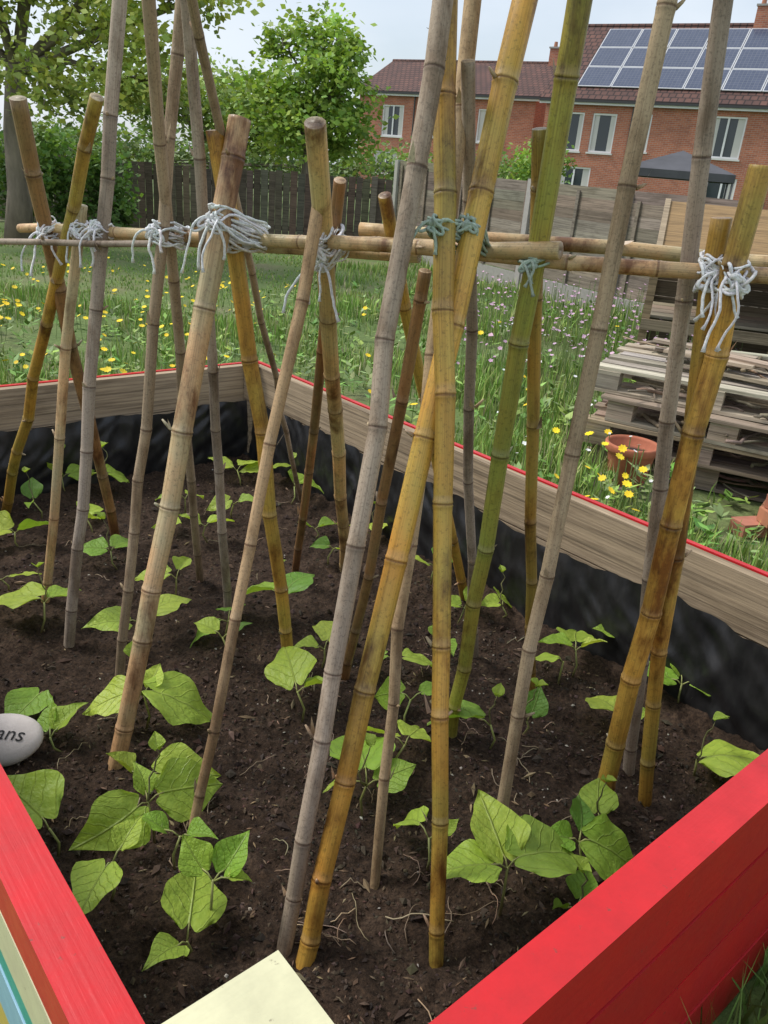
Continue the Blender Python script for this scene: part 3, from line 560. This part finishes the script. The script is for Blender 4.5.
# ------------------------------------------------------------ houses
def house(loc,Lh,Dh,ze,zr,wins,chim,solar,name="brick_house",doors=()):
    E=empty(name,loc,math.atan2(-.497,.868)); ov=.25; X=Vector((1,0,0));Y=Vector((0,1,0));Z=Vector((0,0,1))
    mb=MB()
    xs=sorted(set([0,Lh]+[w[0] for w in wins]+[w[1] for w in wins])); zs=sorted(set([0,ze-.05]+[w[2] for w in wins]+[w[3] for w in wins]))
    for i in range(len(xs)-1):
        for j in range(len(zs)-1):
            cx,cz=(xs[i]+xs[i+1])/2,(zs[j]+zs[j+1])/2
            if any(w[0]<cx<w[1] and w[2]<cz<w[3] for w in wins): continue
            mb.add([(xs[i],0,zs[j]),(xs[i+1],0,zs[j]),(xs[i+1],0,zs[j+1]),(xs[i],0,zs[j+1])],[(0,1,2,3)],(1,1,1))
    for w in wins:
        a,b,c,d=w[:4]; r=.12
        mb.add([(a,0,c),(b,0,c),(b,0,d),(a,0,d),(a,r,c),(b,r,c),(b,r,d),(a,r,d)],[(0,4,5,1),(1,5,6,2),(2,6,7,3),(3,7,4,0)],(1,1,1))
    z1=ze-.05
    mb.add([(0,Dh,0),(Lh,Dh,0),(Lh,Dh,z1),(0,Dh,z1)],[(1,0,3,2)],(1,1,1))
    for xx in (0,Lh): mb.add([(xx,0,0),(xx,Dh,0),(xx,Dh,z1),(xx,Dh/2,zr-.08),(xx,0,z1)],[(0,1,2,3,4)],(1,1,1))
    for (cx,) in chim: box(mb,(cx-.35,Dh/2-.3,zr-.6),(.7,0,0),(0,.6,0),(0,0,1.35),(1,1,1))
    mb.obj("walls",[M['brick']],False,E)
    mb=MB(); sl=math.hypot(Dh/2+ov,(zr-ze)*(1+ov/(Dh/2))); zo=ze-(zr-ze)*ov/(Dh/2)
    for sg in (0,1):
        y0=-ov if sg==0 else Dh+ov; a=[(-ov,y0,zo),(Lh+ov,y0,zo),(Lh+ov,Dh/2,zr),(-ov,Dh/2,zr)]
        b=[(p[0],p[1],p[2]+.09) for p in a]; uv=[(0,0),(Lh+2*ov,0),(Lh+2*ov,sl),(0,sl)]
        mb.add(b,[(0,1,2,3)],(1,1,1),uv); mb.add(a,[(3,2,1,0)],(1,1,1),uv); mb.add([a[0],a[1],b[1],b[0]],[(0,1,2,3)],(1,1,1)); mb.add([a[3],a[0],b[0],b[3]],[(0,1,2,3)],(1,1,1)); mb.add([a[1],a[2],b[2],b[1]],[(0,1,2,3)],(1,1,1))
    tube(mb,[(-ov,Dh/2,zr+.07),(Lh+ov,Dh/2,zr+.07)],.10,8,(1,1,1)); mb.obj("roof",[M['roof']],False,E)
    mb=MB(); box(mb,(-ov,-ov-.09,zo-.05),(Lh+2*ov,0,0),(0,.085,0),(0,0,.10),(.04,.04,.04)); box(mb,(-ov,-ov+.002,zo-.14),(Lh+2*ov,0,0),(0,.02,0),(0,0,.135),(.75,.75,.75))
    for dx in doors: tube(mb,[(dx,-.08,0),(dx,-.08,zo-.1),(dx,-ov,zo)],.04,8,(.05,.05,.05))
    for (cx,) in chim:
        for q in (-.18,.18): tube(mb,[(cx+q,Dh/2,zr+.76),(cx+q,Dh/2,zr+1.1)],[.12,.09],10,(.4,.17,.09))
        box(mb,(cx-.40,Dh/2-.35,zr+.752),(.8,0,0),(0,.7,0),(0,0,.08),(.35,.33,.3))
    mb.obj("gutters_and_pots",[M['plastic']],False,E)
    mb=MB()
    for w in wins:
        a,b,c,d,np_=w; mb.mat=1; mb.add([(a,.11,c),(b,.11,c),(b,.11,d),(a,.11,d)],[(0,1,2,3)],(1,1,1)); mb.mat=0; fw=.07; C=(.8,.8,.8)
        box(mb,(a,.04,c),(fw,0,0),(0,.06,0),(0,0,d-c),C); box(mb,(b-fw,.04,c),(fw,0,0),(0,.06,0),(0,0,d-c),C)
        box(mb,(a+fw,.042,c),(b-a-2*fw,0,0),(0,.06,0),(0,0,fw),C); box(mb,(a+fw,.042,d-fw),(b-a-2*fw,0,0),(0,.06,0),(0,0,fw),C)
        for k in range(1,np_): x=a+(b-a)*k/np_; box(mb,(x-.04,.044,c+fw),(.08,0,0),(0,.05,0),(0,0,d-c-2*fw),C)
        box(mb,(a-.06,-.06,c-.07),(b-a+.12,0,0),(0,.095,0),(0,0,.068),(.7,.69,.66))
        for (q0,q1) in ((a+fw,a+fw+(b-a)*.2),(b-fw-(b-a)*.2,b-fw)): mb.add([(q0,.108,c+fw),(q1,.108,c+fw),(q1,.108,d-fw),(q0,.108,d-fw)],[(0,1,2,3)],(.6,.58,.54))
    mb.obj("windows",[M['plastic'],M['glass']],False,E)
    if solar:
        x0,x1,rows,pw,ph=solar; mb=MB(); u=Vector((0,Dh/2,zr-ze)).normalized(); nn=Vector((0,-u.z,u.y)); x=x0; base=Vector((0,0,ze+.10))
        while x+pw<x1:
            for r in range(rows):
                p=base+X*x+u*(.45+r*(ph+.03))+nn*.08; mb.mat=0; box(mb,p,X*pw,u*ph,-nn*.035,(.55,.56,.58)); mb.mat=1
                q=p+nn*.004+X*.045+u*.045; mb.add([q,q+X*(pw-.09),q+X*(pw-.09)+u*(ph-.09),q+u*(ph-.09)],[(0,1,2,3)],(1,1,1),[(0,0),(pw,0),(pw,ph),(0,ph)])
            x+=pw+.03
        mb.obj("solar_panels",[M['plastic'],M['solar']],False,E)
    return E
h2=house((5.82,41.6,0),15,8,5.0,8.3,[(.95,1.9,2.75,4.35,1),(2.3,3.4,2.75,4.35,1),(4.55,4.95,2.9,4.4,1),(7.4,8.85,2.85,4.45,2),(11.2,12.9,2.85,4.45,2),(1.0,2.6,.9,2.1,2),(7.2,9.0,.9,2.1,3),(11.2,13,.9,2.1,3)],[(7.9,),(14.2,)],(1.2,13.5,3,1.55,1.42),doors=(4.1,10.2))
h1=house((-3.45,51.5,0),10.8,7.5,5.3,7.15,[(1.6,3.0,3.0,4.6,2),(4.4,5.7,3.1,4.6,2),(7.6,9.2,3.0,4.6,2),(1.2,2.8,1,2.2,2),(7.4,9.2,1,2.2,2)],[(10.1,),(3.2,)],None,doors=(3.7,))
mb=MB(); tube(mb,[(2.6,3.75,7.1),(2.6,3.75,9.0)],.025,6,(.3,.3,.3)); tube(mb,[(1.9,3.75,8.9),(3.3,3.75,8.9)],.015,6,(.3,.3,.3))
for k in range(7): tube(mb,[(2.0+k*.18,3.45,8.9),(2.0+k*.18,4.05,8.9)],.01,4,(.3,.3,.3))
mb.obj("aerial",[M['plastic']],True,h1)
# ------------------------------------------------------------ trees
def tree(name,base,fork,blobs,ls,col,tr=.16,seed=1,clump=.22):
    random.seed(seed); r_=np.random.default_rng(seed); mb=MB(); base=Vector(base); fk=Vector(fork); BK=(.22,.18,.14)
    pts=[base-Vector((0,0,.1)),base+(fk-base)*.3+Vector((.04,0,0)),base+(fk-base)*.65-Vector((.03,0,0)),fk]
    tube(mb,pts,[tr*1.25,tr,tr*.85,tr*.75],10,BK)
    allp=[];allc=[]
    for (x,y,z,rx,rz,n) in blobs:
        c=Vector((x,y,z)); m=(fk+c)/2+Vector((random.gauss(0,.1),random.gauss(0,.1),random.uniform(.0,.25)))
        tube(mb,[fk-Vector((0,0,.1)),m,c],[tr*.45,tr*.25,tr*.08],7,BK)
        for _ in range(6):
            q=c+Vector((random.gauss(0,rx*.5),random.gauss(0,rx*.5),random.gauss(0,rz*.5))); tube(mb,[m.lerp(c,random.uniform(.3,1)),(q+c)/2+Vector((0,0,.05)),q],[tr*.10,tr*.06,.006],5,BK)
        K=max(3,n//45); d=r_.normal(size=(K,3)); d/=np.linalg.norm(d,axis=1)[:,None]; rr=r_.random(K)**.45
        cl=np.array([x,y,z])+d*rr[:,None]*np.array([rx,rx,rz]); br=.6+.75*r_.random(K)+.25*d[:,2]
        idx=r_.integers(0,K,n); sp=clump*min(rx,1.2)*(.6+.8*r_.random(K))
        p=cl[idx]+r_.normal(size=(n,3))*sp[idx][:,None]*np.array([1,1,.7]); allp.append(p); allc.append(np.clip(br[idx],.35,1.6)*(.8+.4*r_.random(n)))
    p=np.concatenate(allp); b=np.concatenate(allc); n=len(p)
    a=r_.random(n)*6.283; dz=r_.normal(size=n)*.5-.25; f=np.c_[np.cos(a),np.sin(a),dz]; f/=np.linalg.norm(f,axis=1)[:,None]
    g=r_.normal(size=(n,3)); s=np.cross(f,g); s/=np.linalg.norm(s,axis=1)[:,None]; L=(ls*(.6+.8*r_.random(n)))[:,None]
    V=np.stack([p,p+f*L*.45+s*L*.33,p+f*L,p+f*L*.45-s*L*.33],1).reshape(-1,3); o=len(mb.v); i0=np.arange(n)*4+o
    mb.v+=V.tolist(); mb.f+=np.c_[i0,i0+1,i0+2,i0+3].tolist(); mb.mi+=[1]*n
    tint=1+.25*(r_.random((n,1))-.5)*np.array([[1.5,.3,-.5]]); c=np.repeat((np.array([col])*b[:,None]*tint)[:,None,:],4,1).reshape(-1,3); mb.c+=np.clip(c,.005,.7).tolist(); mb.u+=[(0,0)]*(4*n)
    return mb.obj(name,[M['bark'],M['fol2']],True)
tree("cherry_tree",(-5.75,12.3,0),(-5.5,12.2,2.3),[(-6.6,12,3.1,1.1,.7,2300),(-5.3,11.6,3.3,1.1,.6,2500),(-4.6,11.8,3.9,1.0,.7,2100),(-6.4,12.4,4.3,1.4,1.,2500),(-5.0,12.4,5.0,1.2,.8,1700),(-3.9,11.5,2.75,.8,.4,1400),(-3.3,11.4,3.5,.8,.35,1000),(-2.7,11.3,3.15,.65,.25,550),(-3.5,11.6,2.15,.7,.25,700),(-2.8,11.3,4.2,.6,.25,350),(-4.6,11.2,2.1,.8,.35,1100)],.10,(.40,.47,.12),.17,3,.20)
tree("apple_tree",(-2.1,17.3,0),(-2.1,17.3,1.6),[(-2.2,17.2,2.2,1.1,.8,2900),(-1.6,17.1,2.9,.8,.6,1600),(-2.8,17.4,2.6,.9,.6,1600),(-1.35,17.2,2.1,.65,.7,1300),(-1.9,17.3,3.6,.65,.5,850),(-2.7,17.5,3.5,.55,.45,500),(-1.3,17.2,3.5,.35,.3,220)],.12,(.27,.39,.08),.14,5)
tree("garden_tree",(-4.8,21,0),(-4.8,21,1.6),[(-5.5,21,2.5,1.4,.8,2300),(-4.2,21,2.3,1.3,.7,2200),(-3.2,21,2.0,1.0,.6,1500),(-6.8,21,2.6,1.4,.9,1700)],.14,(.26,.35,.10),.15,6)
tree("ivy_shrub",(-5.3,13.6,0),(-5.3,13.6,.5),[(-5.6,13.4,.9,.55,.7,2400),(-5.0,13.5,.85,.5,.6,2000),(-6.3,13.5,1.0,.6,.7,2000),(-4.75,13.6,.45,.35,.4,800)],.09,(.12,.21,.05),.05,8)
tree("garden_shrub",(2.75,20,0),(2.75,20,.8),[(2.75,20,1.5,.55,.65,2200),(3.1,20,1.9,.4,.5,1000)],.09,(.24,.37,.08),.06,9)
tree("garden_shrub",(1.0,24,0),(1.0,24,.8),[(.6,24,1.2,1.0,.45,1500),(2.0,24.5,1.0,1.0,.4,1000)],.10,(.18,.27,.07),.06,10)
tree("distant_hedge",(-12,27,0),(-10,27,.8),[(-12+i*1.9,27+random.random(),1.3,1.3,.7,1300) for i in range(9)],.15,(.17,.25,.08),.08,11)
# ------------------------------------------------------------ world, sun, camera
w=bpy.data.worlds.new("World"); sc.world=w; w.use_nodes=True; t=w.node_tree; t.nodes.clear()
out=t.nodes.new("ShaderNodeOutputWorld"); bg=t.nodes.new("ShaderNodeBackground"); sky=t.nodes.new("ShaderNodeTexSky"); sky.sky_type='NISHITA'; sky.sun_disc=False
EL,AZ=52,-75
sky.sun_elevation=RX(EL); sky.sun_rotation=RX(AZ); sky.air_density=1.0; sky.dust_density=2
tc=t.nodes.new("ShaderNodeTexCoord"); mp=t.nodes.new("ShaderNodeMapping"); mp.inputs["Scale"].default_value=(1.5,1.5,4); t.links.new(tc.outputs["Generated"],mp.inputs[0])
nz=t.nodes.new("ShaderNodeTexNoise"); nz.inputs["Scale"].default_value=1.6; nz.inputs["Detail"].default_value=6; t.links.new(mp.outputs[0],nz.inputs["Vector"])
cr=t.nodes.new("ShaderNodeValToRGB"); cr.color_ramp.elements[0].position=.35; cr.color_ramp.elements[0].color=(.45,.45,.45,1); cr.color_ramp.elements[1].position=.65; cr.color_ramp.elements[1].color=(.9,.9,.9,1); t.links.new(nz.outputs[0],cr.inputs[0])
mx=t.nodes.new("ShaderNodeMix"); mx.data_type='RGBA'; mx.inputs[7].default_value=(6.0,6.5,7.1,1); t.links.new(cr.outputs[0],mx.inputs[0]); t.links.new(sky.outputs[0],mx.inputs[6])
t.links.new(mx.outputs[2],bg.inputs[0]); bg.inputs[1].default_value=.15; t.links.new(bg.outputs[0],out.inputs[0])
sun=bpy.data.lights.new("sun","SUN"); sun.energy=2.9; sun.angle=RX(18); sun.color=(1,.97,.92); so=bpy.data.objects.new("sun",sun); lnk(so)
sd=Vector((math.sin(RX(AZ))*math.cos(RX(EL)),math.cos(RX(AZ))*math.cos(RX(EL)),math.sin(RX(EL)))); so.rotation_euler=sd.to_track_quat('Z','Y').to_euler(); so.location=(0,0,10)
cd=bpy.data.cameras.new("camera"); cam=bpy.data.objects.new("camera",cd); lnk(cam); cd.lens=28.2; cd.sensor_width=36; cd.clip_start=.02; cd.clip_end=900
cam.matrix_world=Matrix.Translation((0,0,1.45))@(Matrix.Rotation(RX(66.7),4,'X')@Matrix.Rotation(RX(5),4,'Z')); sc.camera=cam
sc.view_settings.view_transform='Standard'; sc.view_settings.look='None'; sc.view_settings.exposure=0
